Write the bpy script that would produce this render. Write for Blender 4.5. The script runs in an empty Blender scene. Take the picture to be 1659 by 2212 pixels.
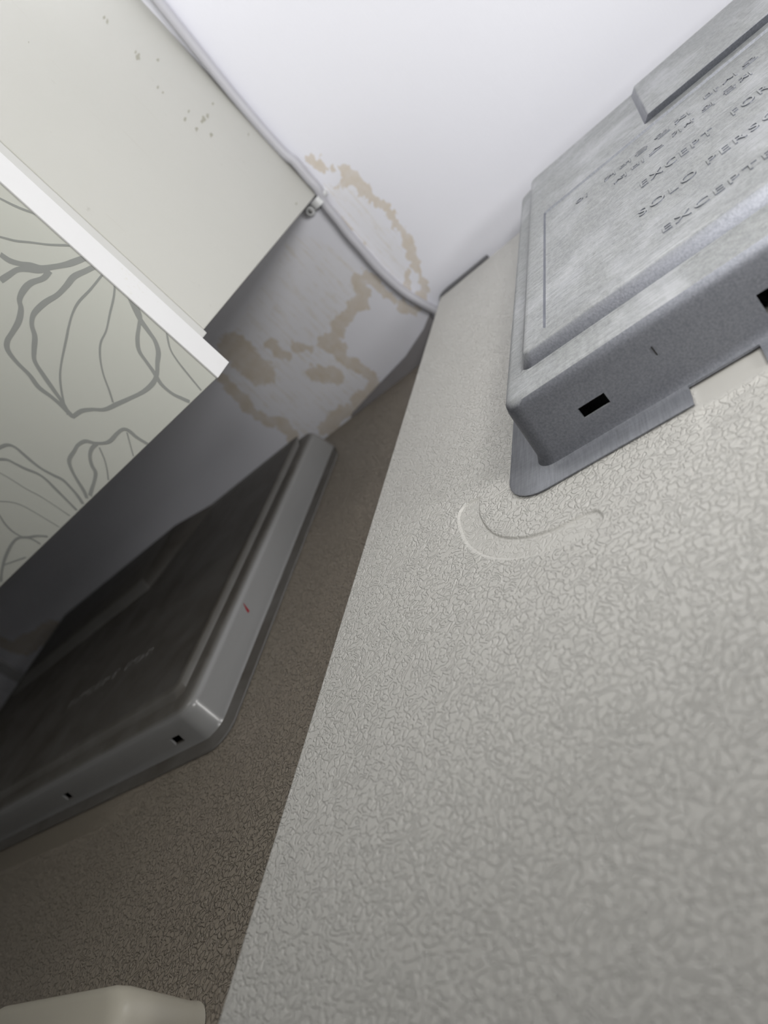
import bpy, bmesh, math, random
from mathutils import Vector, Matrix, noise

# ---------------------------------------------------------------- camera, world, lights, exposure
ZO = 1.75            # height of the refrigerator top above the floor; scene data below are measured from it
scene = bpy.context.scene
COL = scene.collection
scene.view_settings.view_transform = 'Standard'
scene.view_settings.look = 'None'
scene.view_settings.gamma = 1.0
scene.view_settings.use_curve_mapping = False
scene.view_settings.exposure = 0.0

cam_d = bpy.data.cameras.new('camera')
cam = bpy.data.objects.new('camera', cam_d); COL.objects.link(cam)
cam_d.sensor_fit = 'HORIZONTAL'; cam_d.sensor_width = 36.0
cam_d.lens = 36.0 * 1533.4 / 1659.0
cam_d.clip_start = 0.01
Rw = Matrix(((0.706327, 0.455620, 0.541768), (0.172059, 0.631881, -0.755726), (-0.686657, 0.627006, 0.367921)))
cam.matrix_world = Matrix.Translation((0, 0, 0.18 + ZO)) @ Rw.to_4x4()
cam_d.dof.use_dof = True; cam_d.dof.focus_distance = 0.40; cam_d.dof.aperture_fstop = 9.0
scene.camera = cam

world = bpy.data.worlds.new('world'); scene.world = world; world.use_nodes = True
world.node_tree.nodes['Background'].inputs[0].default_value = (0.80, 0.83, 0.92, 1)
world.node_tree.nodes['Background'].inputs[1].default_value = 0.03

def area(name, loc, target, sx, sy, power, color):
    l = bpy.data.lights.new(name, 'AREA'); l.shape = 'RECTANGLE'; l.size = sx; l.size_y = sy
    l.energy = power; l.color = color
    o = bpy.data.objects.new(name, l); COL.objects.link(o)
    o.location = Vector(loc) + Vector((0, 0, ZO))
    o.rotation_euler = (Vector(target) - Vector(loc)).to_track_quat('-Z', 'Y').to_euler()
    return o
area('low_wall_fill', (0.15, 0.22, 0.26), (-0.1, 0.80, 0.30), 0.10, 0.08, 1.30, (1.0, 0.99, 0.965))  # unseen lamp added to brighten the wall below the cabinet
area('side_light', (0.45, 0.10, 0.16), (-0.1, 0.8, 0.25), 0.12, 0.08, 1.4, (1.0, 0.99, 0.965))
area('camera_fill', (0.05, 0.0, 0.30), (-0.1, 0.8, 0.45), 0.10, 0.08, 1.12, (1.0, 0.99, 0.965))  # fill lamp added close to the camera, no source stands here
area('wall_light', (-0.2, 0.66, 0.62), (-0.3, 0.72, 0.3), 0.20, 0.06, 0.5, (0.99, 0.99, 1.0))
area('door_fill', (-0.30, 0.10, 0.63), (-0.45, 0.40, 0.20), 0.15, 0.15, 0.5, (1.0, 0.985, 0.94))  # fill added to brighten the cabinet door and spare the cover fronts

# ---------------------------------------------------------------- material helpers
def mat(name, color, rough=0.5, metal=0.0, spec=0.5, coat=0.0):
    m = bpy.data.materials.new(name); m.use_nodes = True
    b = m.node_tree.nodes['Principled BSDF']
    b.inputs['Base Color'].default_value = (*color, 1); b.inputs['Roughness'].default_value = rough
    b.inputs['Metallic'].default_value = metal; b.inputs['Specular IOR Level'].default_value = spec
    b.inputs['Coat Weight'].default_value = coat
    return m
class NT:
    def __init__(s, m): s.t = m.node_tree; s.b = s.t.nodes['Principled BSDF']; s.co = s.t.nodes.new('ShaderNodeTexCoord').outputs['Object']
    def n(s, kind, **kw):
        x = s.t.nodes.new('ShaderNode' + kind)
        for k, v in kw.items():
            if k in x.inputs: x.inputs[k].default_value = v
            else: setattr(x, k, v)
        return x
    def l(s, a, b): s.t.links.new(a, b)
    def mapped(s, scale=(1, 1, 1), rot=(0, 0, 0)):
        m = s.n('Mapping'); m.inputs['Scale'].default_value = scale; m.inputs['Rotation'].default_value = rot
        s.l(s.co, m.inputs['Vector']); return m.outputs['Vector']
    def noise(s, vec, scale, detail=2.0, rough=0.5, dist=0.0):
        x = s.n('TexNoise'); x.inputs['Scale'].default_value = scale; x.inputs['Detail'].default_value = detail
        x.inputs['Roughness'].default_value = rough; x.inputs['Distortion'].default_value = dist
        s.l(vec, x.inputs['Vector']); return x.outputs['Fac']
    def ramp(s, fac, stops):
        x = s.n('ValToRGB'); e = x.color_ramp.elements
        for i, (p, c) in enumerate(stops):
            el = e[i] if i < 2 else e.new(p)
            el.position = p; el.color = (*c, 1) if len(c) == 3 else c
        s.l(fac, x.inputs['Fac']); return x.outputs['Color']
    def mix(s, fac, a, b, blend='MIX'):
        x = s.n('Mix', data_type='RGBA', blend_type=blend)
        for sock, v in ((x.inputs['Factor'], fac), (x.inputs['A'], a), (x.inputs['B'], b)):
            pass
        fs = [i for i in x.inputs if i.name == 'Factor' and i.type == 'VALUE'][0]
        As = [i for i in x.inputs if i.name == 'A' and i.type == 'RGBA'][0]
        Bs = [i for i in x.inputs if i.name == 'B' and i.type == 'RGBA'][0]
        for sock, v in ((fs, fac), (As, a), (Bs, b)):
            if hasattr(v, 'links') or hasattr(v, 'is_output'): s.l(v, sock)
            elif isinstance(v, tuple): sock.default_value = (*v, 1)
            else: sock.default_value = v
        return [o for o in x.outputs if o.type == 'RGBA'][0]
    def math(s, op, a, b=0.0, c=None, clamp=False):
        x = s.n('Math', operation=op); x.use_clamp = clamp
        for i, v in enumerate((a, b, c)):
            if v is None: continue
            if hasattr(v, 'is_output'): s.l(v, x.inputs[i])
            else: x.inputs[i].default_value = v
        return x.outputs[0]
    def bump(s, h, strength, dist, prev=None):
        x = s.n('Bump'); x.inputs['Strength'].default_value = strength; x.inputs['Distance'].default_value = dist
        s.l(h, x.inputs['Height'])
        if prev is not None: s.l(prev, x.inputs['Normal'])
        s.l(x.outputs['Normal'], s.b.inputs['Normal']); return x.outputs['Normal']
    def attr(s, name):
        x = s.n('Attribute'); x.attribute_name = name; return x.outputs['Fac']

def leather(name, color, color2, strength, groove=0.0, gw=0.22, depth=0.0006):
    """embossed enamel: worm-like raised grain; attribute 'smooth' flattens it where the pressing is plain"""
    m = mat(name, color, 0.40, spec=0.5); t = NT(m)
    v = t.mapped()
    warp = t.n('TexNoise'); warp.inputs['Scale'].default_value = 260; warp.inputs['Detail'].default_value = 1; t.l(v, warp.inputs['Vector'])
    add = t.n('VectorMath', operation='MULTIPLY_ADD'); add.inputs[1].default_value = (0.0035, 0.0035, 0.0035)
    t.l(warp.outputs['Color'], add.inputs[0]); t.l(v, add.inputs[2])
    n1 = t.noise(add.outputs[0], 125, 0.0, 0.5, 0.0)
    g1 = t.math('ABSOLUTE', t.math('SINE', t.math('MULTIPLY', n1, 26.0)))          # labyrinth of narrow grooves
    g1 = t.math('MULTIPLY', g1, 1.9, clamp=True)
    vo = t.n('TexVoronoi', feature='DISTANCE_TO_EDGE'); vo.inputs['Scale'].default_value = 250; t.l(add.outputs[0], vo.inputs['Vector'])
    g2 = t.math('MULTIPLY', vo.outputs['Distance'], 7.0, clamp=True)
    pick = t.ramp(t.noise(v, 210, 1.0, 0.5), [(0.44, (0, 0, 0)), (0.56, (1, 1, 1))])
    hm = t.math('MINIMUM', t.math('ADD', g1, t.math('MULTIPLY', pick, 0.8)), t.math('ADD', g2, t.math('MULTIPLY', t.math('SUBTRACT', 1.0, pick), 0.8)))
    h = t.math('MULTIPLY', t.math('MINIMUM', hm, 1.0), t.math('SUBTRACT', 1.0, t.attr('smooth')))
    t.bump(h, strength, depth)
    big = t.noise(v, 9, 3, 0.6)
    fine = t.noise(v, 1600, 2, 0.5)
    c = t.mix(t.ramp(big, [(0.35, (0, 0, 0)), (0.7, (1, 1, 1))]), color, color2)
    c = t.mix(t.math('MULTIPLY', t.ramp(h, [(0.0, (1, 1, 1)), (gw, (0, 0, 0))]), groove), c, (0.16, 0.14, 0.11)) if groove else c
    c = t.mix(t.math('MULTIPLY', t.ramp(fine, [(0.72, (0, 0, 0)), (0.8, (1, 1, 1))]), 0.35), c, (0.25, 0.23, 0.2))
    t.l(c, t.b.inputs['Base Color'])
    return m

M = {}
M['enamel'] = leather('cream_grained_enamel', (0.56, 0.55, 0.52), (0.545, 0.535, 0.505), 1.0, 0.10, 0.22, 0.00040)
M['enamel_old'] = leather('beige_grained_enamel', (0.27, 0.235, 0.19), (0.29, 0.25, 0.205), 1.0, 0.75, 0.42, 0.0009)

def make_metal():
    m = mat('dusty_zinc_sheet', (0.50, 0.51, 0.53), 0.42, metal=0.75); t = NT(m)
    v = t.mapped()
    mott = t.noise(v, 60, 4, 0.6, 0.8)
    fine = t.noise(v, 1400, 3, 0.6)
    brush = t.noise(t.mapped((900, 55, 900), (0, 0, 0.5)), 1.0, 3, 0.6)
    brush2 = t.noise(t.mapped((55, 1100, 300), (0, 0, -0.45)), 1.0, 2, 0.6)
    nd = t.n('NewGeometry')
    sep = t.n('SeparateXYZ'); t.l(nd.outputs['Normal'], sep.inputs[0])
    up = t.ramp(sep.outputs['Z'], [(0.55, (0, 0, 0)), (0.95, (1, 1, 1))])      # dust settles on what lies flat
    base = t.mix(t.ramp(brush, [(0.3, (0, 0, 0)), (0.75, (1, 1, 1))]), (0.22, 0.23, 0.26), (0.33, 0.34, 0.38))
    mid = t.noise(v, 330, 4, 0.7)
    dustc = t.mix(t.ramp(t.math('ADD', t.math('MULTIPLY', fine, 0.35), t.math('ADD', t.math('MULTIPLY', brush2, 0.15), t.math('MULTIPLY', mid, 0.5))), [(0.40, (0, 0, 0)), (0.62, (1, 1, 1))]), (0.26, 0.27, 0.265), (0.43, 0.44, 0.44))
    sepo = t.n('SeparateXYZ'); t.l(v, sepo.inputs[0])
    high = t.ramp(sepo.outputs['Z'], [(0.004, (0.22, 0.22, 0.22)), (0.030, (1, 1, 1))])   # the flange stays clean, the lid is dusty
    amt = t.math('MULTIPLY', t.math('MULTIPLY', up, high), t.math('ADD', 0.62, t.math('MULTIPLY', mott, 0.4)), clamp=True)
    wipe = t.ramp(t.math('ADD', t.math('MULTIPLY', t.noise(t.mapped((22, 13, 20), (0, 0, -0.35)), 1.0, 5, 0.65, 0.3), 0.7), t.math('MULTIPLY', brush2, 0.3)), [(0.48, (0, 0, 0)), (0.64, (1, 1, 1))])
    dustc = t.mix(t.math('MULTIPLY', wipe, 0.65), dustc, (0.60, 0.61, 0.635))
    c = t.mix(amt, base, dustc)
    grime = t.ramp(t.noise(v, 700, 2, 0.5), [(0.74, (0, 0, 0)), (0.79, (1, 1, 1))])
    c = t.mix(t.math('MULTIPLY', grime, 0.5), c, (0.12, 0.11, 0.10))
    t.l(c, t.b.inputs['Base Color'])
    t.l(t.math('SUBTRACT', 0.85, t.math('MULTIPLY', amt, 0.72)), t.b.inputs['Metallic'])
    t.l(t.math('ADD', 0.50, t.math('MULTIPLY', amt, 0.12)), t.b.inputs['Roughness'])
    hh = t.math('ADD', t.math('MULTIPLY', brush, 0.15), t.math('MULTIPLY', fine, 0.85))
    t.bump(hh, 0.25, 0.0003)
    return m
M['zinc'] = make_metal()

def make_dark_plastic():
    m = mat('dark_glossy_plastic', (0.13, 0.125, 0.115), 0.28, spec=0.6); t = NT(m)
    v = t.mapped()
    nd = t.n('NewGeometry'); sep = t.n('SeparateXYZ'); t.l(nd.outputs['Normal'], sep.inputs[0])
    up = t.ramp(sep.outputs['Z'], [(0.5, (0, 0, 0)), (0.95, (1, 1, 1))])
    dn = t.ramp(t.noise(v, 22, 4, 0.6, 0.5), [(0.3, (0, 0, 0)), (0.75, (1, 1, 1))])
    c = t.mix(t.math('MULTIPLY', up, t.math('ADD', 0.7, t.math('MULTIPLY', dn, 0.3))), (0.26, 0.26, 0.26), (0.065, 0.056, 0.045))  # darker top and paler sides: the fall of light put into the colour
    sp = t.ramp(t.noise(v, 420, 2, 0.6), [(0.76, (0, 0, 0)), (0.8, (1, 1, 1))])
    c = t.mix(t.math('MULTIPLY', sp, 0.5), c, (0.45, 0.42, 0.36))
    t.l(c, t.b.inputs['Base Color'])
    t.l(t.math('ADD', 0.24, t.math('MULTIPLY', up, 0.22)), t.b.inputs['Roughness'])
    t.bump(t.noise(v, 260, 2, 0.5), 0.06, 0.0005)
    return m
M['dark'] = make_dark_plastic()

def make_wallpaper():
    m = mat('stained_wallpaper', (0.74, 0.74, 0.78), 0.5, spec=0.4); t = NT(m)
    st = t.attr('stain'); wash = t.attr('wash')
    v = t.mapped()
    streak = t.noise(t.mapped((240, 1, 22)), 1.0, 3, 0.65)
    ragged = t.noise(v, 70, 4, 0.65)
    fine = t.noise(t.mapped((500, 1, 90)), 1.0, 2, 0.5)
    base = t.mix(t.noise(v, 6, 3, 0.5), (0.77, 0.775, 0.845), (0.80, 0.805, 0.865))
    w = t.math('MULTIPLY', wash, t.ramp(t.math('ADD', t.math('MULTIPLY', streak, 0.65), t.math('MULTIPLY', ragged, 0.35)), [(0.50, (0, 0, 0)), (0.66, (1, 1, 1))]))
    base = t.mix(t.math('MULTIPLY', w, 0.85), base, (0.66, 0.61, 0.55))
    base = t.mix(t.math('MULTIPLY', wash, 0.30), base, (0.79, 0.785, 0.80))
    rag2 = t.noise(v, 190, 3, 0.7)
    s2 = t.math('ADD', st, t.math('MULTIPLY', t.math('SUBTRACT', ragged, 0.5), 1.7))
    s2 = t.math('ADD', s2, t.math('MULTIPLY', t.math('SUBTRACT', rag2, 0.5), 0.9))
    s2 = t.math('MULTIPLY', s2, t.math('ADD', 0.45, t.math('MULTIPLY', streak, 0.95)))
    s2 = t.math('MULTIPLY', s2, t.math('GREATER_THAN', st, 0.01))
    sm = t.ramp(s2, [(0.40, (0, 0, 0)), (0.60, (1, 1, 1))])
    tone = t.math('MULTIPLY', sm, t.math('ADD', 0.30, t.math('MULTIPLY', ragged, 0.75)))
    base = t.mix(tone, base, t.mix(rag2, (0.62, 0.52, 0.40), (0.58, 0.52, 0.43)))
    t.l(base, t.b.inputs['Base Color'])
    t.bump(t.math('ADD', t.math('MULTIPLY', fine, 0.5), t.math('MULTIPLY', streak, 0.5)), 0.22, 0.0012)
    return m
M['wallpaper'] = make_wallpaper()

def make_cream():
    m = mat('cream_laminate', (0.66, 0.66, 0.61), 0.42, spec=0.45); t = NT(m)
    v = t.mapped()
    n = t.noise(v, 7, 4, 0.6, 0.4)
    c = t.mix(n, (0.51, 0.51, 0.47), (0.55, 0.545, 0.51))
    sm = t.ramp(t.noise(v, 40, 5, 0.72), [(0.66, (0, 0, 0)), (0.72, (1, 1, 1))])
    c = t.mix(t.math('MULTIPLY', sm, 0.4), c, (0.34, 0.33, 0.29))
    scr = t.ramp(t.noise(t.mapped((14, 220, 14), (0.7, 0, 0)), 1.0, 2, 0.5), [(0.69, (0, 0, 0)), (0.72, (1, 1, 1))])
    c = t.mix(t.math('MULTIPLY', scr, 0.10), c, (0.4, 0.36, 0.3))
    t.l(c, t.b.inputs['Base Color'])
    t.bump(t.noise(v, 500, 3, 0.6), 0.05, 0.0004)
    return m
M['cream'] = make_cream()
def plain(name, c1, c2, sc, rough, spec=0.5, bump=0.05):
    m = mat(name, c1, rough, spec=spec); t = NT(m)
    t.l(t.mix(t.noise(t.mapped(), sc, 4, 0.6), c1, c2), t.b.inputs['Base Color'])
    if bump: t.bump(t.noise(t.mapped(), sc * 20, 2, 0.5), bump, 0.0004)
    return m
M['door_face'] = plain('pale_grey_door_panel', (0.77, 0.79, 0.73), (0.80, 0.81, 0.75), 9, 0.35, 0.5, 0.03)
M['petal_print'] = plain('grey_petal_print', (0.42, 0.435, 0.42), (0.44, 0.455, 0.44), 30, 0.35, 0.5, 0.0)
def make_edge():
    m = mat('white_edge_band', (0.78, 0.78, 0.77), 0.35); t = NT(m); v = t.mapped()
    k = t.ramp(t.math('ADD', t.math('MULTIPLY', t.noise(v, 14, 2, 0.5), 0.6), t.math('MULTIPLY', t.noise(v, 260, 4, 0.7), 0.4)), [(0.54, (0, 0, 0)), (0.60, (1, 1, 1))])
    t.l(t.mix(t.math('MULTIPLY', k, 0.45), (0.72, 0.72, 0.725), (0.60, 0.57, 0.47)), t.b.inputs['Base Color']); return m
M['white_edge'] = make_edge()
M['grey_gasket'] = plain('translucent_grey_strip', (0.55, 0.55, 0.53), (0.58, 0.58, 0.56), 30, 0.4)
M['glue'] = mat('yellowed_glue_smear', (0.66, 0.63, 0.52), 0.5)
M['cable'] = plain('grey_white_cable_sheath', (0.50, 0.50, 0.54), (0.46, 0.46, 0.50), 60, 0.45)
M['clip'] = plain('white_clip_plastic', (0.70, 0.71, 0.72), (0.6, 0.61, 0.62), 80, 0.4)
M['nail'] = mat('steel_nail', (0.3, 0.3, 0.3), 0.35, metal=0.9)
M['hinge'] = plain('yellowed_hinge_plastic', (0.50, 0.47, 0.39), (0.47, 0.44, 0.37), 25, 0.3, 0.5, 0.04)
M['ceiling'] = plain('white_ceiling_paint', (0.78, 0.78, 0.78), (0.75, 0.75, 0.75), 5, 0.8)
M['floor'] = plain('brown_floor', (0.28, 0.2, 0.13), (0.22, 0.16, 0.1), 5, 0.5)
M['wall_paint'] = plain('pale_wall_paint', (0.66, 0.66, 0.66), (0.62, 0.62, 0.62), 5, 0.7)
M['foam'] = plain('dark_foam_strip', (0.12, 0.12, 0.13), (0.16, 0.16, 0.17), 90, 0.9)
M['wall_shade'] = plain('grey_wall_shade', (0.22, 0.21, 0.22), (0.26, 0.25, 0.26), 60, 0.8)  # flat grey of the shadow wedge behind the lower refrigerator
M['smudge'] = mat('grey_tan_smudge', (0.36, 0.35, 0.29), 0.6)
M['red'] = mat('red_paint_fleck', (0.30, 0.02, 0.03), 0.4)
M['black'] = mat('black_grime', (0.02, 0.02, 0.02), 0.6)
M['moulding'] = plain('grey_white_moulding', (0.5, 0.5, 0.52), (0.45, 0.45, 0.47), 30, 0.45)

# ---------------------------------------------------------------- object helpers
def thing(name, label, cat, loc, group=None):
    o = bpy.data.objects.new(name, None); COL.objects.link(o)
    o.location = (loc[0], loc[1], loc[2] + ZO); o.empty_display_size = 0.05
    o['label'] = label; o['category'] = cat
    if group: o['group'] = group
    return o
def mesh_obj(name, verts, faces, m, parent=None, origin=(0, 0, 0), smooth=False, mats=None, mi=None, attrs=None):
    """verts in scene coordinates (z from the refrigerator top); origin = scene coordinates of the object's origin"""
    org = Vector(origin)
    if parent is not None: org = root_loc(parent)
    me = bpy.data.meshes.new(name)
    me.from_pydata([tuple(Vector(v) - org) for v in verts], [], faces); me.update()
    for x in (mats or [m]): me.materials.append(x)
    if mi is not None: me.polygons.foreach_set('material_index', mi)
    if smooth: me.polygons.foreach_set('use_smooth', [True] * len(me.polygons))
    for k, vals in (attrs or {}).items():
        a = me.attributes.new(k, 'FLOAT', 'POINT'); a.data.foreach_set('value', vals)
    o = bpy.data.objects.new(name, me); COL.objects.link(o)
    if parent is not None: o.parent = parent
    else: o.location = org + Vector((0, 0, ZO))
    return o
def root_loc(p):
    v = Vector((0, 0, 0))
    while p is not None:
        v += p.location; p = p.parent
    return v - Vector((0, 0, ZO))
def box(x0, x1, y0, y1, z0, z1):
    v = [(x, y, z) for z in (z0, z1) for y in (y0, y1) for x in (x0, x1)]
    return v, [(0, 2, 3, 1), (4, 5, 7, 6), (0, 1, 5, 4), (2, 6, 7, 3), (0, 4, 6, 2), (1, 3, 7, 5)]
def bevelled(name, b, m, parent=None, origin=None, width=0.001, seg=2):
    v, f = box(*b)
    if origin is None: origin = ((b[0] + b[1]) / 2, (b[2] + b[3]) / 2, b[4])
    o = mesh_obj(name, v, f, m, parent, origin)
    bm = bmesh.new(); bm.from_mesh(o.data)
    bmesh.ops.bevel(bm, geom=bm.edges[:], offset=width, segments=seg, affect='EDGES', profile=0.5)
    bm.to_mesh(o.data); bm.free()
    return o
def bake(o):
    dg = bpy.context.evaluated_depsgraph_get(); dg.update()
    me = bpy.data.meshes.new_from_object(o.evaluated_get(dg)); o.modifiers.clear(); o.data = me
def rrect(x0, x1, y0, y1, r, z, n=8):
    pts = []
    for cx, cy, a0 in ((x1 - r, y0 + r, -90), (x1 - r, y1 - r, 0), (x0 + r, y1 - r, 90), (x0 + r, y0 + r, 180)):
        for i in range(n + 1):
            a = math.radians(a0 + 90 * i / n); pts.append((cx + r * math.cos(a), cy + r * math.sin(a), z))
    return pts
def loft(rings, cap=True):
    v = []; f = []; n = len(rings[0])
    for r in rings: v += r
    for k in range(len(rings) - 1):
        for i in range(n):
            j = (i + 1) % n; f.append((k * n + i, k * n + j, (k + 1) * n + j, (k + 1) * n + i))
    if cap: f.append(tuple(range((len(rings) - 1) * n, len(rings) * n)))
    return v, f
def catmull(P, sub=6):
    out = []
    P = [Vector(p) for p in P]
    for i in range(len(P) - 1):
        a = P[max(i - 1, 0)]; b = P[i]; c = P[i + 1]; d = P[min(i + 2, len(P) - 1)]
        for k in range(sub):
            t = k / sub
            out.append(0.5 * ((2 * b) + (c - a) * t + (2 * a - 5 * b + 4 * c - d) * t * t + (3 * b - a - 3 * c + d) * t ** 3))
    out.append(P[-1]); return out
def tube(P, r, n=12):
    v = []; f = []
    for i, p in enumerate(P):
        d = (P[min(i + 1, len(P) - 1)] - P[max(i - 1, 0)]).normalized()
        a = d.cross(Vector((0, 1, 0))).normalized() if abs(d.y) < 0.95 else d.cross(Vector((1, 0, 0))).normalized()
        b = d.cross(a)
        for k in range(n):
            t = 2 * math.pi * k / n; v.append(p + a * r * math.cos(t) + b * r * math.sin(t))
    for i in range(len(P) - 1):
        for k in range(n):
            j = (k + 1) % n; f.append((i * n + k, i * n + j, (i + 1) * n + j, (i + 1) * n + k))
    f.append(tuple(range(n))); f.append(tuple(range((len(P) - 1) * n, len(P) * n)))
    return v, f
def seg_dist(px, pz, a, b):
    dx = b[0] - a[0]; dz = b[1] - a[1]; L = dx * dx + dz * dz
    t = 0 if L == 0 else max(0, min(1, ((px - a[0]) * dx + (pz - a[1]) * dz) / L))
    return math.hypot(px - a[0] - t * dx, pz - a[1] - t * dz)
def inside(px, pz, P):
    c = False; j = len(P) - 1
    for i in range(len(P)):
        if (P[i][1] > pz) != (P[j][1] > pz) and px < (P[j][0] - P[i][0]) * (pz - P[i][1]) / (P[j][1] - P[i][1]) + P[i][0]: c = not c
        j = i
    return c
def poly_sd(px, pz, P):
    d = min(seg_dist(px, pz, P[i], P[(i + 1) % len(P)]) for i in range(len(P)))
    return -d if inside(px, pz, P) else d
def smooth01(t):
    t = max(0.0, min(1.0, t)); return t * t * (3 - 2 * t)
def axis(segs):
    out = [segs[0][0]]
    for a, b, n in segs:
        for i in range(1, n + 1): out.append(a + (b - a) * i / n)
    return out
BANDS = [([(-0.2772, 0.1911), (-0.2732, 0.1729), (-0.2613, 0.1647), (-0.256, 0.1502), (-0.2579, 0.137), (-0.2553, 0.1195), (-0.2543, 0.1059), (-0.2545, 0.0879), (-0.2563, 0.0709), (-0.2643, 0.0562), (-0.2709, 0.0397), (-0.2775, 0.0197), (-0.2894, 0.0065), (-0.3023, 0.0054), (-0.3093, 0.0142), (-0.3153, 0.0399), (-0.3187, 0.0647)], 0.0055), ([(-0.2583, 0.162), (-0.2646, 0.1504), (-0.2779, 0.1546)], 0.003), ([(-0.2729, 0.0469), (-0.2879, 0.0371), (-0.2922, 0.0293)], 0.003), ([(-0.318, 0.0655), (-0.3295, 0.0695), (-0.3373, 0.0555), (-0.3593, 0.0498), (-0.3838, 0.0486), (-0.4, 0.0429), (-0.4148, 0.0453), (-0.4074, 0.0263), (-0.4111, 0.0161), (-0.4054, -0.0051), (-0.4035, -0.0202), (-0.4073, -0.0343)], 0.009), ([(-0.4247, -0.0378), (-0.4545, -0.0393), (-0.4812, -0.0367), (-0.5068, -0.0393)], 0.01), ([(-0.4677, 0.0853), (-0.4679, 0.0756), (-0.4662, 0.0675)], 0.008), ([(-0.4468, 0.065), (-0.4355, 0.0524)], 0.007), ([(-0.4553, 0.0248), (-0.435, 0.0068)], 0.011), ([(-0.5559, 0.095), (-0.5596, 0.0727), (-0.5617, 0.0412), (-0.5567, 0.0147), (-0.542, -0.0006), (-0.5499, -0.0213)], 0.009), ([(-0.5108, 0.1105), (-0.5098, 0.0859), (-0.5084, 0.071)], 0.022), ([(-0.2948, 0.1387), (-0.2948, 0.1096), (-0.2937, 0.0897)], 0.0007), ([(-1.3839, 0.0275), (-1.3782, 0.006), (-1.3633, -0.011), (-1.3288, -0.0101), (-1.287, -0.0145), (-1.235, -0.0191)], 0.02)]
POLYS = [[(-0.3518, 0.1535), (-0.3268, 0.1264), (-0.3224, 0.0948), (-0.3229, 0.0668), (-0.3391, 0.057), (-0.368, 0.0509), (-0.3982, 0.0414), (-0.4036, 0.0167), (-0.4035, -0.0168), (-0.4169, -0.037), (-0.4627, -0.0401), (-0.509, -0.0414), (-0.5499, -0.0213), (-0.5439, 0.0047), (-0.5596, 0.0395), (-0.5559, 0.095), (-0.5164, 0.1218), (-0.4327, 0.1356)], [(-0.2858, 0.1641), (-0.2629, 0.1464), (-0.2648, 0.1099), (-0.2695, 0.0661), (-0.2743, 0.0454), (-0.2942, 0.0367), (-0.3022, 0.072), (-0.298, 0.1124), (-0.2994, 0.1401)]]
CABLE = [(-0.2811, 0.3738), (-0.2885, 0.2745), (-0.2899, 0.2164), (-0.2876, 0.2001), (-0.2884, 0.1817), (-0.2909, 0.1661), (-0.2952, 0.1557), (-0.297, 0.1485), (-0.298, 0.1326), (-0.3, 0.1117), (-0.3003, 0.0978), (-0.3011, 0.0643), (-0.2978, 0.0318), (-0.2909, 0.0073), (-0.2848, -0.009), (-0.2823, -0.0196)]
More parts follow.
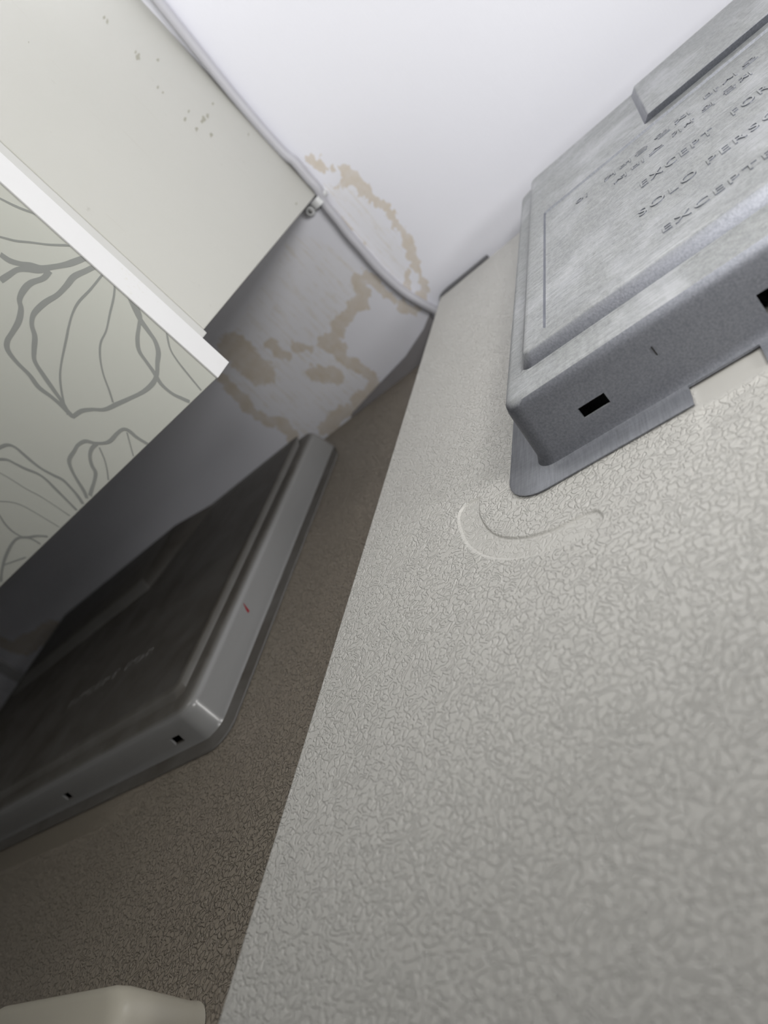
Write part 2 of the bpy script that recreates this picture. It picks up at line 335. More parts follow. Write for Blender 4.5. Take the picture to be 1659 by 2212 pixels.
PETALS = [([(-0.339, 0.2832), (-0.3379, 0.2771), (-0.3341, 0.2712), (-0.3293, 0.2659), (-0.3254, 0.26), (-0.3179, 0.2549), (-0.3101, 0.2501), (-0.3035, 0.247), (-0.2932, 0.2427)], 0.0037), ([(-0.3558, 0.2753), (-0.3467, 0.2729), (-0.3396, 0.2708), (-0.3341, 0.2668), (-0.3293, 0.2614), (-0.3239, 0.2574)], 0.00361), ([(-0.3227, 0.2558), (-0.3307, 0.2561), (-0.3403, 0.2603), (-0.3495, 0.2614), (-0.3578, 0.2602), (-0.3632, 0.2564), (-0.373, 0.2534), (-0.3843, 0.2526), (-0.3942, 0.252), (-0.4007, 0.2484), (-0.4044, 0.2393), (-0.4063, 0.2284), (-0.4101, 0.2189), (-0.4097, 0.2089), (-0.4102, 0.1996), (-0.4119, 0.1894)], 0.0038), ([(-0.2921, 0.2354), (-0.3032, 0.2392), (-0.3133, 0.2427), (-0.3231, 0.2431), (-0.3339, 0.2442), (-0.3456, 0.2473), (-0.3588, 0.2487), (-0.3676, 0.246), (-0.3744, 0.2402), (-0.3849, 0.2355), (-0.3924, 0.2311), (-0.3977, 0.2215), (-0.4029, 0.2099), (-0.4065, 0.2016), (-0.4112, 0.1938), (-0.4115, 0.1883)], 0.00353), ([(-0.2962, 0.2307), (-0.3117, 0.2309), (-0.3264, 0.2319), (-0.3372, 0.2306), (-0.3485, 0.2274), (-0.3582, 0.224), (-0.3761, 0.2179), (-0.3884, 0.2126), (-0.3992, 0.2055), (-0.4082, 0.198), (-0.4137, 0.1924)], 0.00154), ([(-0.2944, 0.2227), (-0.3041, 0.2178), (-0.3164, 0.2134), (-0.3292, 0.2087), (-0.3403, 0.2065), (-0.3501, 0.2013), (-0.3601, 0.1929), (-0.3686, 0.1827), (-0.3753, 0.1754)], 0.00131), ([(-0.4125, 0.189), (-0.4017, 0.1872), (-0.3936, 0.1825), (-0.3859, 0.1764), (-0.3741, 0.1728), (-0.3611, 0.1689), (-0.3493, 0.1658), (-0.3385, 0.165), (-0.3296, 0.1669), (-0.3211, 0.1719), (-0.3137, 0.1761), (-0.3087, 0.182), (-0.3064, 0.1885), (-0.304, 0.1962), (-0.3008, 0.2031), (-0.2949, 0.2128)], 0.00311), ([(-0.2952, 0.2091), (-0.3011, 0.1993), (-0.3081, 0.1955), (-0.3166, 0.1913), (-0.3236, 0.1856), (-0.3266, 0.1779), (-0.3293, 0.1697), (-0.3331, 0.1606), (-0.3331, 0.1514), (-0.3308, 0.1449), (-0.3284, 0.1392)], 0.00263), ([(-0.2944, 0.1828), (-0.3044, 0.1729), (-0.3083, 0.1645), (-0.311, 0.1535), (-0.314, 0.1393)], 0.00119), ([(-0.3083, 0.3037), (-0.3059, 0.2986), (-0.3032, 0.2916), (-0.3004, 0.2856), (-0.2953, 0.2765)], 0.00136), ([(-0.3321, 0.2928), (-0.3282, 0.2882), (-0.3225, 0.2802), (-0.3154, 0.2728), (-0.3072, 0.2639), (-0.2958, 0.2535)], 0.0013), ([(-0.4986, 0.2154), (-0.4884, 0.2135), (-0.4806, 0.2105), (-0.4776, 0.2053), (-0.4782, 0.1983), (-0.4791, 0.19), (-0.4791, 0.1809), (-0.4769, 0.1716), (-0.4745, 0.1636), (-0.4766, 0.1542), (-0.4793, 0.1467), (-0.4831, 0.1398)], 0.00273), ([(-0.5061, 0.212), (-0.5, 0.2081), (-0.4951, 0.2036), (-0.4933, 0.1977), (-0.4909, 0.1898), (-0.4867, 0.1804), (-0.4864, 0.1725), (-0.4886, 0.1631), (-0.4908, 0.1536), (-0.4941, 0.1397)], 0.00254), ([(-0.5163, 0.2073), (-0.5138, 0.2016), (-0.5121, 0.1932), (-0.5105, 0.1801), (-0.5075, 0.1675), (-0.5061, 0.155), (-0.5052, 0.1403)], 0.00097), ([(-0.5498, 0.192), (-0.5438, 0.1876), (-0.5366, 0.1815), (-0.5312, 0.1734), (-0.5286, 0.1615), (-0.5269, 0.1501), (-0.5255, 0.1398)], 0.001), ([(-0.5576, 0.186), (-0.5608, 0.1797), (-0.5654, 0.1727), (-0.568, 0.1641), (-0.5666, 0.156), (-0.5613, 0.1487), (-0.5599, 0.1405)], 0.00184), ([(-0.5451, 0.1407), (-0.5525, 0.1469), (-0.5612, 0.1512), (-0.5702, 0.1568), (-0.5815, 0.1576), (-0.5966, 0.1554), (-0.6126, 0.1517), (-0.6297, 0.1462), (-0.6423, 0.141)], 0.00246), ([(-0.6186, 0.1501), (-0.6068, 0.1467), (-0.588, 0.1411)], 0.0012), ([(-0.4747, 0.1409), (-0.4699, 0.1461), (-0.4648, 0.1549), (-0.4587, 0.1641), (-0.4513, 0.1705), (-0.44, 0.1722), (-0.4319, 0.1732), (-0.4236, 0.1712), (-0.4194, 0.1658), (-0.4127, 0.1606), (-0.4065, 0.1587), (-0.3968, 0.1589), (-0.3892, 0.1579), (-0.3867, 0.1539), (-0.3868, 0.1471), (-0.385, 0.138)], 0.0028), ([(-0.4182, 0.1642), (-0.4259, 0.1643), (-0.4336, 0.1615), (-0.4401, 0.1561), (-0.4442, 0.1502), (-0.4532, 0.1462), (-0.462, 0.1434), (-0.47, 0.1406)], 0.0028), ([(-0.4197, 0.161), (-0.426, 0.1528), (-0.433, 0.1462), (-0.4421, 0.1394)], 0.00103), ([(-0.3893, 0.1545), (-0.3963, 0.1473), (-0.4043, 0.1392)], 0.00089)]
BANDS += [([(-0.2252, 0.2332), (-0.2247, 0.2265)], 0.0022), ([(-0.184, 0.2485), (-0.1859, 0.2431), (-0.1843, 0.2382), (-0.1882, 0.2321)], 0.0015), ([(-0.2476, 0.2211), (-0.2489, 0.2181)], 0.0012)]
SMUDGES = [[(0.6644, 0.347), (0.6627, 0.3461), (0.6611, 0.346), (0.6596, 0.3461), (0.6602, 0.347), (0.6625, 0.3477), (0.6637, 0.348), (0.6667, 0.3489), (0.6654, 0.3478)], [(0.6624, 0.3428), (0.6593, 0.3404), (0.6563, 0.3409), (0.6529, 0.3409), (0.6556, 0.3429), (0.6584, 0.3447), (0.6615, 0.3448), (0.6656, 0.3458), (0.6671, 0.3447)], [(0.6877, 0.3352), (0.6854, 0.3342), (0.6831, 0.3339), (0.6838, 0.3349), (0.6824, 0.3354), (0.6848, 0.3364), (0.6869, 0.3367), (0.6875, 0.3363), (0.6901, 0.3364)], [(0.6481, 0.3153), (0.6466, 0.3146), (0.6447, 0.3142), (0.6441, 0.3147), (0.6442, 0.3155), (0.6463, 0.3161), (0.6481, 0.3168), (0.6488, 0.3164), (0.65, 0.3161)], [(0.6484, 0.3097), (0.6465, 0.3095), (0.6455, 0.3094), (0.6449, 0.3096), (0.6439, 0.31), (0.646, 0.3106), (0.6477, 0.3112), (0.6483, 0.3108), (0.6488, 0.3105)], [(0.6434, 0.2835), (0.6416, 0.2829), (0.6394, 0.2825), (0.6385, 0.283), (0.6383, 0.2839), (0.6409, 0.2849), (0.6436, 0.2857), (0.6455, 0.2854), (0.6462, 0.2846)], [(0.6607, 0.2878), (0.6589, 0.2876), (0.6568, 0.2869), (0.6557, 0.2873), (0.6564, 0.2882), (0.6584, 0.2889), (0.6603, 0.2894), (0.6607, 0.2889), (0.6621, 0.2887)], [(0.674, 0.2756), (0.6694, 0.2748), (0.667, 0.2751), (0.6612, 0.2745), (0.662, 0.2768), (0.6687, 0.2778), (0.6734, 0.2801), (0.6754, 0.2788), (0.6742, 0.2773)], [(0.6833, 0.2773), (0.6809, 0.2759), (0.6773, 0.2755), (0.6788, 0.2771), (0.6774, 0.2778), (0.6806, 0.2784), (0.6834, 0.2798), (0.6846, 0.279), (0.6869, 0.2785)], [(0.6485, 0.2725), (0.6449, 0.272), (0.6412, 0.2711), (0.642, 0.2726), (0.6432, 0.2734), (0.6441, 0.2746), (0.6462, 0.2744), (0.6478, 0.2744), (0.6487, 0.2739)], [(0.6616, 0.262), (0.6588, 0.2617), (0.6573, 0.2618), (0.6536, 0.2614), (0.6562, 0.2628), (0.6575, 0.2643), (0.6613, 0.265), (0.6623, 0.264), (0.6628, 0.2632)], [(0.7109, 0.2837), (0.7091, 0.2831), (0.7072, 0.283), (0.7065, 0.2834), (0.7068, 0.2841), (0.7083, 0.2851), (0.7104, 0.2852), (0.7116, 0.285), (0.7125, 0.2845)], [(0.6662, 0.3766), (0.6642, 0.3757), (0.6606, 0.3742), (0.6605, 0.3754), (0.6611, 0.3764), (0.6639, 0.3773), (0.6659, 0.3783), (0.6682, 0.3786), (0.6666, 0.3773)], [(0.6661, 0.3797), (0.6639, 0.3787), (0.6629, 0.379), (0.6608, 0.3786), (0.6617, 0.3796), (0.6632, 0.3807), (0.6653, 0.381), (0.6675, 0.3815), (0.6678, 0.3808)], [(0.7235, 0.2457), (0.7224, 0.2454), (0.7203, 0.2448), (0.7185, 0.2451), (0.7207, 0.2461), (0.7218, 0.2467), (0.7238, 0.2471), (0.7247, 0.2467), (0.725, 0.2462)], [(0.6942, 0.1721), (0.6927, 0.1717), (0.6907, 0.1716), (0.6906, 0.1723), (0.6908, 0.1729), (0.6919, 0.1737), (0.6935, 0.1732), (0.6955, 0.1734), (0.6961, 0.1727)], [(0.5431, 0.3748), (0.5425, 0.3746), (0.5415, 0.3741), (0.5417, 0.3745), (0.5419, 0.3748), (0.5423, 0.3752), (0.5431, 0.3756), (0.5432, 0.3753), (0.5435, 0.3752)]]

# ---------------------------------------------------------------- the room
WALL_Y = 0.752
def structure(o): o['kind'] = 'structure'; return o
def make_wall_back():
    xs = axis([(-1.62, -1.44, 12), (-1.44, -1.20, 60), (-1.20, -0.72, 20), (-0.72, -0.24, 200), (-0.24, 0.2, 12), (0.2, 2.4, 10)])
    zs = axis([(-1.75, -0.10, 8), (-0.10, 0.21, 130), (0.21, 0.65, 8)])
    verts = []; st = []; wa = []
    for z in zs:
        for x in xs:
            verts.append((x, WALL_Y, z)); s = 0.0; w = 0.0
            if -0.12 < z < 0.215 and (-1.45 < x < -0.23):
                wob = 0.0050 * noise.noise(Vector((x * 150, z * 110, 0))) + 0.006 * noise.noise(Vector((x * 60, z * 45, 3))) + 0.003 * noise.noise(Vector((x * 400, z * 260, 7)))
                for P, hw in BANDS:
                    if min(p[0] for p in P) - 0.04 < x < max(p[0] for p in P) + 0.04:
                        d = min(seg_dist(x, z, P[i], P[i + 1]) for i in range(len(P) - 1)) + wob * min(1, hw / 0.004)
                        s = max(s, 1 - smooth01((d - hw * 0.55) / (hw * 0.9)))
                for P in POLYS:
                    if -0.75 < x < -0.235: w = max(w, 1 - smooth01((poly_sd(x, z, P) + wob + 0.003) / 0.006))
            st.append(s); wa.append(w)
    nx = len(xs)
    faces = [(j * nx + i, j * nx + i + 1, (j + 1) * nx + i + 1, (j + 1) * nx + i) for j in range(len(zs) - 1) for i in range(nx - 1)]
    base = len(verts)                                             # thickness behind the face
    v2, f2 = box(-1.62, 2.4, WALL_Y + 0.001, WALL_Y + 0.1, -1.75, 0.65)
    verts += v2; faces += [tuple(base + k for k in f) for f in f2]; st += [0.0] * 8; wa += [0.0] * 8
    return structure(mesh_obj('wall_back', verts, faces, M['wallpaper'], origin=(0, WALL_Y, 0), attrs={'stain': st, 'wash': wa}))
make_wall_back()
def slab(name, b, m):
    v, f = box(*b); return structure(mesh_obj(name, v, f, m, origin=((b[0] + b[1]) / 2, (b[2] + b[3]) / 2, b[4])))
slab('floor', (-1.72, 2.5, -2.6, 0.852, -1.85, -1.75), M['floor'])
slab('ceiling', (-1.72, 2.5, -2.6, 0.852, 0.65, 0.75), M['ceiling'])
slab('wall_left', (-1.72, -1.62, -2.6, 0.852, -1.75, 0.65), M['wall_paint'])
slab('wall_right', (2.4, 2.5, -2.6, 0.852, -1.75, 0.65), M['wall_paint'])
slab('wall_front', (-1.62, 2.4, -2.6, -2.5, -1.75, 0.65), M['wall_paint'])
v, f = box(-1.475, -1.43, WALL_Y - 0.006, WALL_Y, -1.75, 0.65)
o = mesh_obj('trim_1', v, f, M['moulding'], origin=(-1.45, WALL_Y, -1.75)); structure(o)
m_ = o.modifiers.new('b', 'BEVEL'); m_.width = 0.003; m_.segments = 3; bake(o)

# ---------------------------------------------------------------- refrigerators
CRES = [(-.1820,.3186),(-.1766,.3200),(-.1699,.3190),(-.1690,.3069),(-.1671,.2995),(-.1609,.2855),(-.1528,.2745),(-.1412,.2652),(-.1278,.2592),(-.1152,.2570),(-.1043,.2565),(-.0986,.2542),(-.0963,.2490),(-.0983,.2435),(-.1041,.2414),(-.1157,.2430),(-.1304,.2463),(-.1463,.2538),(-.1610,.2651),(-.1728,.2805),(-.1801,.2969),(-.1840,.3117)]
def closed_smooth(P, sharp, sub=5):
    n = len(P); out = []
    for i in range(n):
        a, b_, c, d = [Vector(P[(i + k) % n]) for k in (-1, 0, 1, 2)]
        if i in sharp: a = b_
        if (i + 1) % n in sharp: d = c
        for k in range(sub):
            t = k / sub
            q = 0.5 * ((2 * b_) + (c - a) * t + (2 * a - 5 * b_ + 4 * c - d) * t * t + (3 * b_ - a - 3 * c + d) * t ** 3)
            out.append((q.x, q.y))
    return out
CRES_S = closed_smooth(CRES, (2,))
def height_a(x, y):
    """pressed relief of the right refrigerator's top: the sunk crescent and the plain pad before the cover"""
    h = 0.0; s = 0.0
    if -0.19 < x < -0.09 and 0.235 < y < 0.325:
        d = poly_sd(x, y, CRES_S); k = smooth01((0.0008 - d) / 0.0014); h -= 0.0011 * k
        s = 0.45 * k + 0.5 * smooth01(1 - abs(d) / 0.0012)
    if x > -0.06 and 0.26 < y < 0.31:
        k = smooth01((x + 0.052) / 0.008); h -= 0.0010 * k * (1 - smooth01((y - 0.2815) / 0.005)) * smooth01((y - .262) / .012); s = max(s, k * smooth01((y - 0.2835) / 0.005))
    return h, s
def height_b(x, y):
    h = 0.0; s = 0.0
    e = smooth01((-0.53 - x) / 0.12)
    k = smooth01((y - 0.2405) / 0.005) * e
    h -= 0.0018 * (1 - smooth01((y - 0.2405) / 0.005)) * e; s = max(s, k * 0.9)
    return h, s
def grid_top(xs, ys, z, hf, skew, r=0.0015):
    verts = []; sm = []
    n = len(xs)
    for y in ys:
        for i, x in enumerate(xs):
            h, s = hf(x, y)
            xx = x + skew * (0.74 - y) * max(0.0, min(1.0, (0.05 - x) / 0.3)) if skew else x
            verts.append((xx, y, z + h)); sm.append(s)
    faces = [(j * n + i, j * n + i + 1, (j + 1) * n + i + 1, (j + 1) * n + i) for j in range(len(ys) - 1) for i in range(n - 1)]
    loop = [j * n for j in range(len(ys) - 1, 0, -1)] + list(range(n - 1)) + [j * n + n - 1 for j in range(len(ys) - 1)] + [(len(ys) - 1) * n + i for i in range(n - 1, 0, -1)]
    cx = (xs[0] + xs[-1]) / 2; cy = (ys[0] + ys[-1]) / 2
    prev = loop
    for off, dz in ((0.0006, -0.0002), (0.0012, -0.0010), (0.0014, -0.004), (0.0014, -1.70)):
        cur = []
        for idx in loop:
            X, Y, Z = verts[idx]
            ox = -off if abs(X - verts[(len(ys)//2) * n][0]) < 0.02 else (off if X > xs[-1] - 1e-6 else 0)
            oy = -off if Y < ys[0] + 1e-6 else (off if Y > ys[-1] - 1e-6 else 0)
            cur.append(len(verts)); verts.append((X + ox, Y + oy, z + dz)); sm.append(0.0)
        L = len(loop)
        for i in range(L): faces.append((prev[i], cur[i], cur[(i + 1) % L], prev[(i + 1) % L]))
        prev = cur
    faces.append(tuple(prev))
    return verts, faces, sm

ra = thing('refrigerator', 'cream grained refrigerator, the nearer and higher one, under the bare metal cover', 'refrigerator', (0.05, 0.36, -1.75))
v, f, s = grid_top(axis([(-0.268, -0.195, 30), (-0.195, -0.085, 190), (-0.085, -0.06, 10), (-0.06, -0.035, 30), (-0.035, 0.03, 8), (0.03, 0.42, 8)]),
                   axis([(-0.02, 0.235, 30), (0.235, 0.33, 165), (0.33, 0.74, 30)]), 0.0, height_a, -0.021)
mesh_obj('cabinet_body', v, f, M['enamel'], ra, attrs={'smooth': s})
def rear_strip(P, r, parent):
    v, f = tube(catmull(P, 6), r, 10); return mesh_obj('rear_gasket_and_shade', v, f, M['foam'], parent, smooth=True)
rear_strip([(-.273, .7415, -.012), (-.2700, .7435, -.003), (-.262, .7455, .0005), (-.235, .7455, .0005), (-.203, .7455, .0005)], .0026, ra)
bevelled('door', (-0.28, 0.42, -0.095, -0.027, -1.70, -0.004), M['enamel'], ra, width=0.008, seg=4)

ZB = -0.0446
rb = thing('refrigerator', 'beige grained refrigerator, the lower one standing in shade, with the dark plastic cover', 'refrigerator', (-0.7, 0.36, -1.75))
v, f, s = grid_top(axis([(-1.25, -0.85, 16), (-0.85, -0.52, 60), (-0.52, -0.30, 12)]),
                   axis([(-0.02, 0.225, 14), (0.225, 0.255, 40), (0.255, 0.738, 24)]), ZB, height_b, 0)
mesh_obj('cabinet_body', v, f, M['enamel_old'], rb, attrs={'smooth': s})
bevelled('door', (-1.25, -0.30, -0.095, -0.027, -1.70, ZB - 0.004), M['enamel_old'], rb, width=0.008, seg=4)

W = [(-.458, -.0470), (-.457, -.0440), (-.415, -.0375), (-.350, -.0290), (-.310, -.0170), (-.2925, -.0080), (-.2925, -.0470)]  # solid wedge in the shape of the higher refrigerator's shadow on the wall
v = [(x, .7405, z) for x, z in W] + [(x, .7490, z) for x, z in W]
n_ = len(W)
mesh_obj('rear_gasket_and_shade', v, [tuple(range(n_ - 1, -1, -1)), tuple(range(n_, 2 * n_))] + [(i, (i + 1) % n_, n_ + (i + 1) % n_, n_ + i) for i in range(n_)], M['wall_shade'], rb)

# hinge cap on the front of the lower refrigerator
def make_hinge_cap():
    rings = [rrect(-0.552, -0.3625, -0.018, 0.100, 0.016, ZB + 0.0005), rrect(-0.551, -0.3635, -0.018, 0.099, 0.017, ZB + 0.004),
             rrect(-0.545, -0.372, -0.018, 0.0965, 0.019, ZB + 0.034), rrect(-0.543, -0.3745, -0.017, 0.0955, 0.019, ZB + 0.038),
             rrect(-0.539, -0.379, -0.015, 0.0935, 0.018, ZB + 0.0405), rrect(-0.533, -0.385, -0.012, 0.090, 0.016, ZB + 0.0415)]
    v, f = loft(rings)
    o = mesh_obj('hinge_cover', v, f, M['hinge'], origin=(-0.46, 0.04, ZB), smooth=True)
    o['label'] = 'yellowed beige plastic hinge cover cut by the bottom edge, on the lower refrigerator'; o['category'] = 'hinge cover'
    return o
make_hinge_cap()

# ---------------------------------------------------------------- pressed covers
def carve(o, cutters):
    for b in cutters:
        v, f = box(*b); c = mesh_obj('cutter', v, f, M['black'], origin=tuple(root_loc(o.parent)) if o.parent else (0, 0, 0))
        md = o.modifiers.new('cut', 'BOOLEAN'); md.operation = 'DIFFERENCE'; md.object = c; md.solver = 'EXACT'
    bake(o)
    for c in [c for c in bpy.data.objects if c.name.startswith('cutter')]: bpy.data.objects.remove(c, do_unlink=True)
def autosmooth(o, deg=35):
    me = o.data; bm = bmesh.new(); bm.from_mesh(me)
    for e in bm.edges:
        e.smooth = not (len(e.link_faces) == 2 and e.calc_face_angle(0) > math.radians(deg))
    for fc in bm.faces: fc.smooth = True
    bm.to_mesh(me); bm.free()
def shell(name, rings, m, parent, th, cuts, origin=None):
    v, f = loft(rings)
    o = mesh_obj(name, v, f, m, parent, origin or (0, 0, 0))
    md = o.modifiers.new('s', 'SOLIDIFY'); md.thickness = th; md.offset = -1.0
    bake(o)
    if cuts: carve(o, cuts)
    autosmooth(o)
    return o
def words(name, rows, z, height, m, parent, org, font_w=1.0):
    """raised lettering as one mesh: rows of (text, x0, x1, baseline y, cap height)"""
    V = []; F = []
    for txt, x0, x1, y, cap in rows:
        cu = bpy.data.curves.new('t', 'FONT'); cu.body = txt; cu.size = 1.0; cu.extrude = 0.0; cu.resolution_u = 4; cu.space_character = 1.25
        to = bpy.data.objects.new('t', cu); COL.objects.link(to)
        dg = bpy.context.evaluated_depsgraph_get(); me = bpy.data.meshes.new_from_object(to.evaluated_get(dg))
        bm = bmesh.new(); bm.from_mesh(me)
        bmesh.ops.remove_doubles(bm, verts=bm.verts, dist=0.0005)
        if bm.faces:
            g = bmesh.ops.extrude_face_region(bm, geom=bm.faces[:])
            for e in g['geom']:
                if isinstance(e, bmesh.types.BMVert): e.co.z += 1.0
            bmesh.ops.recalc_face_normals(bm, faces=bm.faces)
            X0 = min(q.co.x for q in bm.verts); X1 = max(q.co.x for q in bm.verts)
            ys = [q.co.y for q in bm.verts]; Y1 = max(ys); Y0 = min(0.0, min(ys))
            k = len(V)
            for q in bm.verts:
                V.append((x0 + (q.co.x - X0) / (X1 - X0) * (x1 - x0), y + (q.co.y - Y0) / (Y1 - Y0) * cap, z + (height if q.co.z > 0.5 else -0.0004)))
            F += [tuple(k + q.index for q in fc.verts) for fc in bm.faces]
        bm.free(); bpy.data.objects.remove(to, do_unlink=True); bpy.data.curves.remove(cu)
    o = mesh_obj(name, V, F, m, parent)
    return o
def join_into(a, o):
    """put the pressed detail o into the mesh of a"""
    ma = a.data; bm = bmesh.new(); bm.from_mesh(ma)
    for mm in o.data.materials:
        if mm.name not in ma.materials: ma.materials.append(mm)
    idx = [list(ma.materials).index(mm) for mm in o.data.materials]
    k0 = len(bm.faces); bm.from_mesh(o.data); bm.faces.ensure_lookup_table()
    for fc in bm.faces[k0:]: fc.material_index = idx[fc.material_index]
    bm.to_mesh(ma); bm.free(); bpy.data.objects.remove(o, do_unlink=True)

cv = thing('control_cover', 'bare grey metal control box cover with raised warning letters, upper right', 'cover', (0.0, 0.48, 0.0))
X1 = 0.16
rings = [rrect(-.1532, X1 + .022, .2888, .690, .024, .0016), rrect(-.1526, X1 + .0214, .2894, .6894, .0235, .0019),
         rrect(-.1375, X1 + .0065, .3010, .684, .015, .0020), rrect(-.1335, X1 + .0025, .3040, .681, .011, .0030), rrect(-.1317, X1 + .0007, .3056, .6795, .011, .0062),
         rrect(-.1296, X1 - .0014, .3100, .6765, .011, .0335), rrect(-.1288, X1 - .0022, .3110, .6755, .011, .0368), rrect(-.1270, X1 - .004, .3125, .6735, .011, .0390), rrect(-.1240, X1 - .007, .3155, .6710, .0105, .0400),
         rrect(-.1180, X1 - .013, .3325, .6650, .0075, .0400), rrect(-.1160, X1 - .015, .3350, .6635, .0065, .0407),
         rrect(-.1110, X1 - .020, .3375, .6590, .005, .0470), rrect(-.1095, X1 - .0215, .3388, .6575, .0045, .0479), rrect(-.1075, X1 - .0235, .3405, .6560, .004, .0480),
         rrect(-.0985, X1 - .032, .3500, .5445, .003, .0480), rrect(-.0978, X1 - .033, .3507, .5435, .003, .0478), rrect(-.0970, X1 - .034, .3515, .5425, .0025, .0464), rrect(-.0963, X1 - .035, .3522, .5417, .002, .0462)]
co = shell('cover_shell', rings, M['zinc'], cv, 0.0012,
      [(-.0511, -.0185, .27, .3032, -.01, .0035), (-.0975, -.0830, .29, .33, .0142, .0202), (-.0097, .0100, .29, .33, .0080, .0210), (.085, .0995, .29, .33, .0142, .0202)])
# raised bar behind the lettering
def bar_mesh(x0, x0t, x1, y0, y0t, y1, y1t, z0, z1):
    v = [(x0, y0, z0), (x1, y0, z0), (x1, y1, z0), (x0, y1, z0), (x0t, y0t, z1), (x1 - .003, y0t, z1), (x1 - .003, y1t, z1), (x0t, y1t, z1)]
    return v, [(0, 3, 2, 1), (4, 5, 6, 7), (0, 1, 5, 4), (1, 2, 6, 5), (2, 3, 7, 6), (3, 0, 4, 7)]
v, f = bar_mesh(-.0170, -.0108, X1 - .027, .5540, .5465, .6550, .6470, .0470, .0536)
o = mesh_obj('raised_bar', v, f, M['zinc'], cv)
md = o.modifiers.new('b', 'BEVEL'); md.width = 0.0010; md.segments = 3; bake(o); autosmooth(o, 50)
lt = words('raised_lettering', [('이', -.0727, -.0640, .5075, .0075), ('커버를', -.0510, -.0200, .5065, .0080), ('열지', -.0150, .0080, .5065, .0080), ('마시오', .0180, .050, .5085, .0090),
      ('서비스', -.0455, -.0120, .4870, .0090), ('기사', -.0060, .0080, .4880, .0085), ('외', .0130, .0200, .4890, .0085), ('금지', .0260, .0420, .4890, .0085),
      ('EXCEPT', -.0312, .0118, .4465, .0095), ('FOR', .0227, .0420, .4475, .0095), ('SOLO', -.0370, -.0045, .4065, .0085), ('PERSONAL', .0014, .0640, .4070, .0085),
      ('EXCEPTE', -.0288, .0245, .3650, .0070)], .0462, .0007, M['zinc'], cv, None)
join_into(co, lt)
# long scratch and grime on the front wall
v, f = box(-.0545, -.0538, .3081, .3086, .0215, .0268)
join_into(co, mesh_obj('scratch_mark', v, f, M['black'], cv))

cd = thing('control_cover', 'glossy dark brown plastic control box cover with a red fleck, on the lower refrigerator', 'cover', (-0.8, 0.48, ZB))
def R2(x0, x1, y0, y1, r, z): return rrect(x0, x1, y0, y1, r, ZB + z, 10)
L0 = -1.165
rings = [R2(L0 - .015, -.4513, .2718, .672, .024, .0024), R2(L0 - .0145, -.4520, .2726, .6714, .0235, .0026),
         R2(L0 - .004, -.4625, .2815, .690, .020, .0026), R2(L0 - .001, -.4655, .2840, .692, .018, .0036), R2(L0, -.4668, .2852, .693, .017, .0065),
         R2(L0 + .003, -.4695, .2890, .690, .017, .0270), R2(L0 + .004, -.4708, .2903, .689, .0165, .0310), R2(L0 + .006, -.4735, .2925, .687, .016, .0338), R2(L0 + .010, -.4775, .2960, .683, .015, .0350),
         R2(L0 + .018, -.4860, .3060, .674, .010, .0345), R2(L0 + .021, -.4885, .3085, .672, .009, .0348), R2(L0 + .026, -.4925, .3130, .6875, .008, .0388), R2(L0 + .028, -.4950, .3155, .686, .007, .0395),
         R2(L0 + .034, -.5010, .3220, .680, .006, .0395), R2(L0 + .036, -.5030, .3240, .679, .005, .0383)]
cs = shell('cover_shell', rings, M['dark'], cd, 0.0020,
      [(-.5165, -.5030, .27, .31, ZB + .0105, ZB + .0175), (-.7050, -.6925, .27, .31, ZB + .0105, ZB + .0175), (-.895, -.882, .27, .31, ZB + .0105, ZB + .0175), (-1.085, -1.072, .27, .31, ZB + .0105, ZB + .0175)])
v, f = bar_mesh(-1.14, -1.075, -.63, .540, .560, .690, .684, ZB + .036, ZB + .0500)
v[5] = (-.745, .575, ZB + .0500); v[6] = (-.745, .684, ZB + .0500); v[1] = (-.735, .560, ZB + .036); v[2] = (-.645, .688, ZB + .036)
o = mesh_obj('raised_bar', v, f, M['dark'], cd)
md = o.modifiers.new('b', 'BEVEL'); md.width = 0.0030; md.segments = 4; bake(o); autosmooth(o, 50)
join_into(cs, words('raised_lettering', [('EXCEPT FOR', -.78, -.60, .400, .010)], ZB + .0383, .0004, M['dark'], cd, None))
def fleck(name, pts, m, parent):
    n = len(pts); return mesh_obj(name, pts + [(p[0] + .0004, p[1], p[2]) for p in pts], [tuple(range(n)), tuple(range(2 * n - 1, n - 1, -1))] + [(i, (i + 1) % n, n + (i + 1) % n, n + i) for i in range(n)], m, parent)

join_into(cs, fleck('fleck', [(-0.4688, 0.4057, -0.0177), (-0.4688, 0.4013, -0.0229), (-0.4688, 0.3991, -0.0265), (-0.4688, 0.4018, -0.0292), (-0.4688, 0.4035, -0.0236)], M['red'], cd))

# ---------------------------------------------------------------- wall cabinet
XC = -0.2962
wc = thing('wall_cabinet', 'cream wall cabinet with a petal patterned door, hanging left of the stained wall', 'cabinet', (-0.6, 0.58, 0.137))
sp = bevelled('side_panel', (XC - .016, XC, .4300, WALL_Y, .1640, .64), M['cream'], wc, width=.0008)
for P in SMUDGES:                                                  # small marks on the laminate
    n_ = len(P); pts = [(XC - .0002, y, z) for y, z in P] + [(XC + .0001, y, z) for y, z in P]
    join_into(sp, mesh_obj('smudge', pts, [tuple(range(n_)), tuple(range(2 * n_ - 1, n_ - 1, -1))] + [(i, (i + 1) % n_, n_ + (i + 1) % n_, n_ + i) for i in range(n_)], M['smudge'], wc))
bevelled('bottom_panel', (-1.45, XC - .0165, .4300, WALL_Y, .1640, .180), M['cream'], wc, width=.0005)
bevelled('back_panel', (-1.45, XC - .0165, WALL_Y - .006, WALL_Y, .181, .64), M['cream'], wc, width=.0005)
bevelled('gasket_strip', (XC - .016, XC - .0006, .4205, .4298, .1610, .64), M['grey_gasket'], wc, width=.0006)
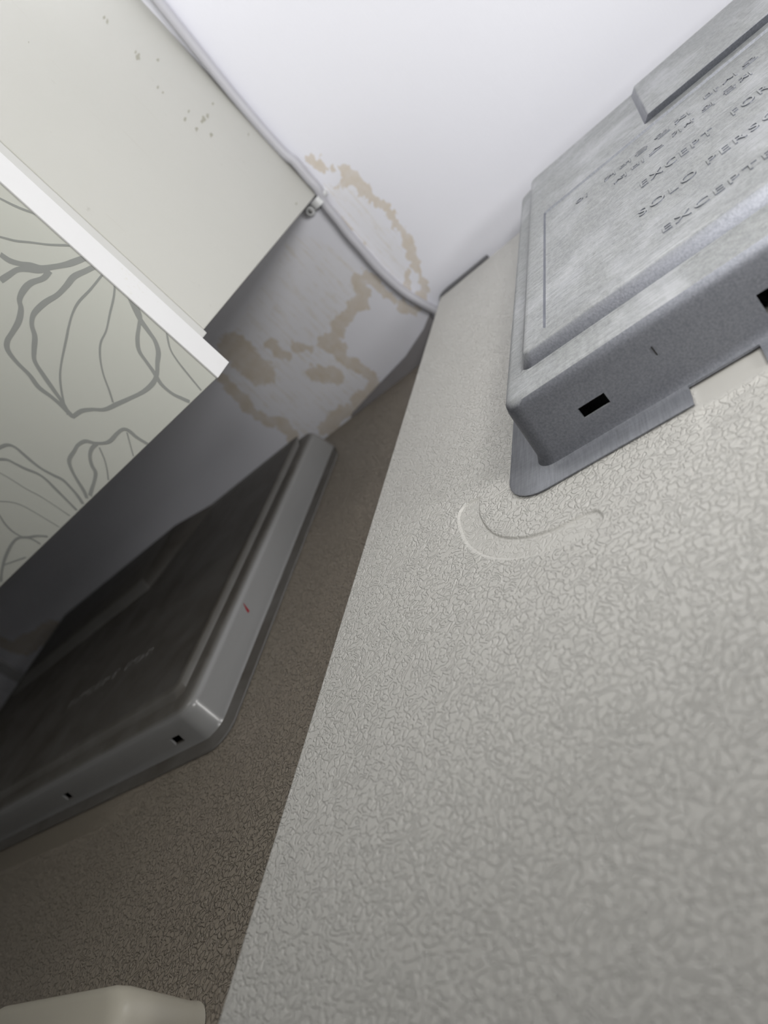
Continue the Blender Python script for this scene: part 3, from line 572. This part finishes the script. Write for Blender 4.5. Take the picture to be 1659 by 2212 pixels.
def make_door(x0, x1, n, petals):
    d = bevelled('door', (x0, x1 - .0012, .3990, .4200, .1380, .64), M['door_face'], wc, width=.0005)
    o = bevelled('edge_band', (x1 - .0011, x1 + .0004, .3984, .4202, .1376, .64), M['white_edge'], d, width=.0004)
    if petals:                                                     # printed outline, part of the door's own mesh
        me = d.data; me.materials.append(M['petal_print'])
        bm = bmesh.new(); bm.from_mesh(me); org = root_loc(d)
        for idx, (P, w) in enumerate(PETALS):
            C = catmull([(p[0], 0, p[1]) for p in P], 6)
            yy = .3990 - .00012 - .00001 * idx
            Lr = []
            for i, p in enumerate(C):
                t = (C[min(i + 1, len(C) - 1)] - C[max(i - 1, 0)]).normalized(); nn = Vector((-t.z, 0, t.x))
                ww = w * 0.5 * (1 + 0.10 * math.sin(i * 0.35 + idx))
                pair = []
                for sgn in (1, -1):
                    q = p + nn * ww * sgn
                    q.x = min(q.x, x1 - .0014); q.z = max(q.z, .1386)
                    pair.append(bm.verts.new(Vector((q.x, yy, q.z)) - org))
                Lr.append(pair)
            for a, b in zip(Lr, Lr[1:]):
                try:
                    fc = bm.faces.new((a[0], a[1], b[1], b[0])); fc.material_index = 1
                except ValueError: pass
        bm.normal_update(); bm.to_mesh(me); bm.free()
    return d
d1 = make_door(-.746, XC, 1, True)
make_door(-1.20, -.7485, 2, False)

# ---------------------------------------------------------------- cable and its clips
P = catmull([(x - (.0022 if z > .17 else 0), .7467, z) for x, z in [(-.270, .64), (-.272, .50)] + CABLE] + [(-.2855, .7467, -.045), (-.2855, .7467, -.12), (-.2855, .7467, -.6), (-.2855, .7467, -1.6)], 8)
v, f = tube(P, 0.0050, 16)
o = mesh_obj('cable', v, f, M['cable'], origin=(-.28, .7465, .15), smooth=True)
o['label'] = 'grey white round cable running down the wall beside the cabinet'; o['category'] = 'cable'
def make_clip(x, z):
    t = thing('cable_clip', 'small round white nail clip holding the cable at the cabinet corner', 'clip', (x, .7474, z))
    a = [Vector((x + .0066 * math.cos(q), .7474, z + .0)) + Vector((0, -.0007 + .0066 * math.sin(q), 0)) for q in [math.pi * (1 + i / 12) for i in range(13)]]
    v = []; f = []
    for p in a:                                                    # saddle band over the cable
        c = Vector((x, .7474, z)); r = (p - c).normalized()
        for dz in (-.004, .004):
            v.append(p + Vector((0, 0, dz))); v.append(p + r * .0016 + Vector((0, 0, dz)))
    for i in range(12):
        k = i * 4; f += [(k, k + 4, k + 6, k + 2), (k + 1, k + 3, k + 7, k + 5), (k, k + 1, k + 5, k + 4), (k + 2, k + 6, k + 7, k + 3)]
    f += [(0, 2, 3, 1), (48, 49, 51, 50)]
    mesh_obj('saddle', v, f, M['clip'], t, smooth=False)
    rings = []
    cx = x - .0118
    for r, y in ((.0052, .7520), (.0052, .7445), (.0044, .7425), (.0026, .7420), (.0025, .7435)):
        rings.append([(cx + r * math.cos(2 * math.pi * i / 20), y, z - .001 + r * math.sin(2 * math.pi * i / 20)) for i in range(20)])
    v, f = loft(rings); mesh_obj('boss', v, f, M['clip'], t, smooth=True)
    rings = [[(cx + r * math.cos(2 * math.pi * i / 12), y, z - .001 + r * math.sin(2 * math.pi * i / 12)) for i in range(12)] for r, y in ((.0013, .7440), (.0022, .7425), (.0021, .7417), (.0010, .7414))]
    v, f = loft(rings); mesh_obj('nail', v, f, M['nail'], t, smooth=True)
    cx = x + .0098
    rings = [[(cx + r * math.cos(2 * math.pi * i / 16), y, z + .0015 + r * math.sin(2 * math.pi * i / 16)) for i in range(16)] for r, y in ((.0042, .7520), (.0040, .7465), (.0030, .7445), (.0010, .7438))]
    v, f = loft(rings); mesh_obj('foot', v, f, M['clip'], t, smooth=True)
make_clip(-.3003, .158)
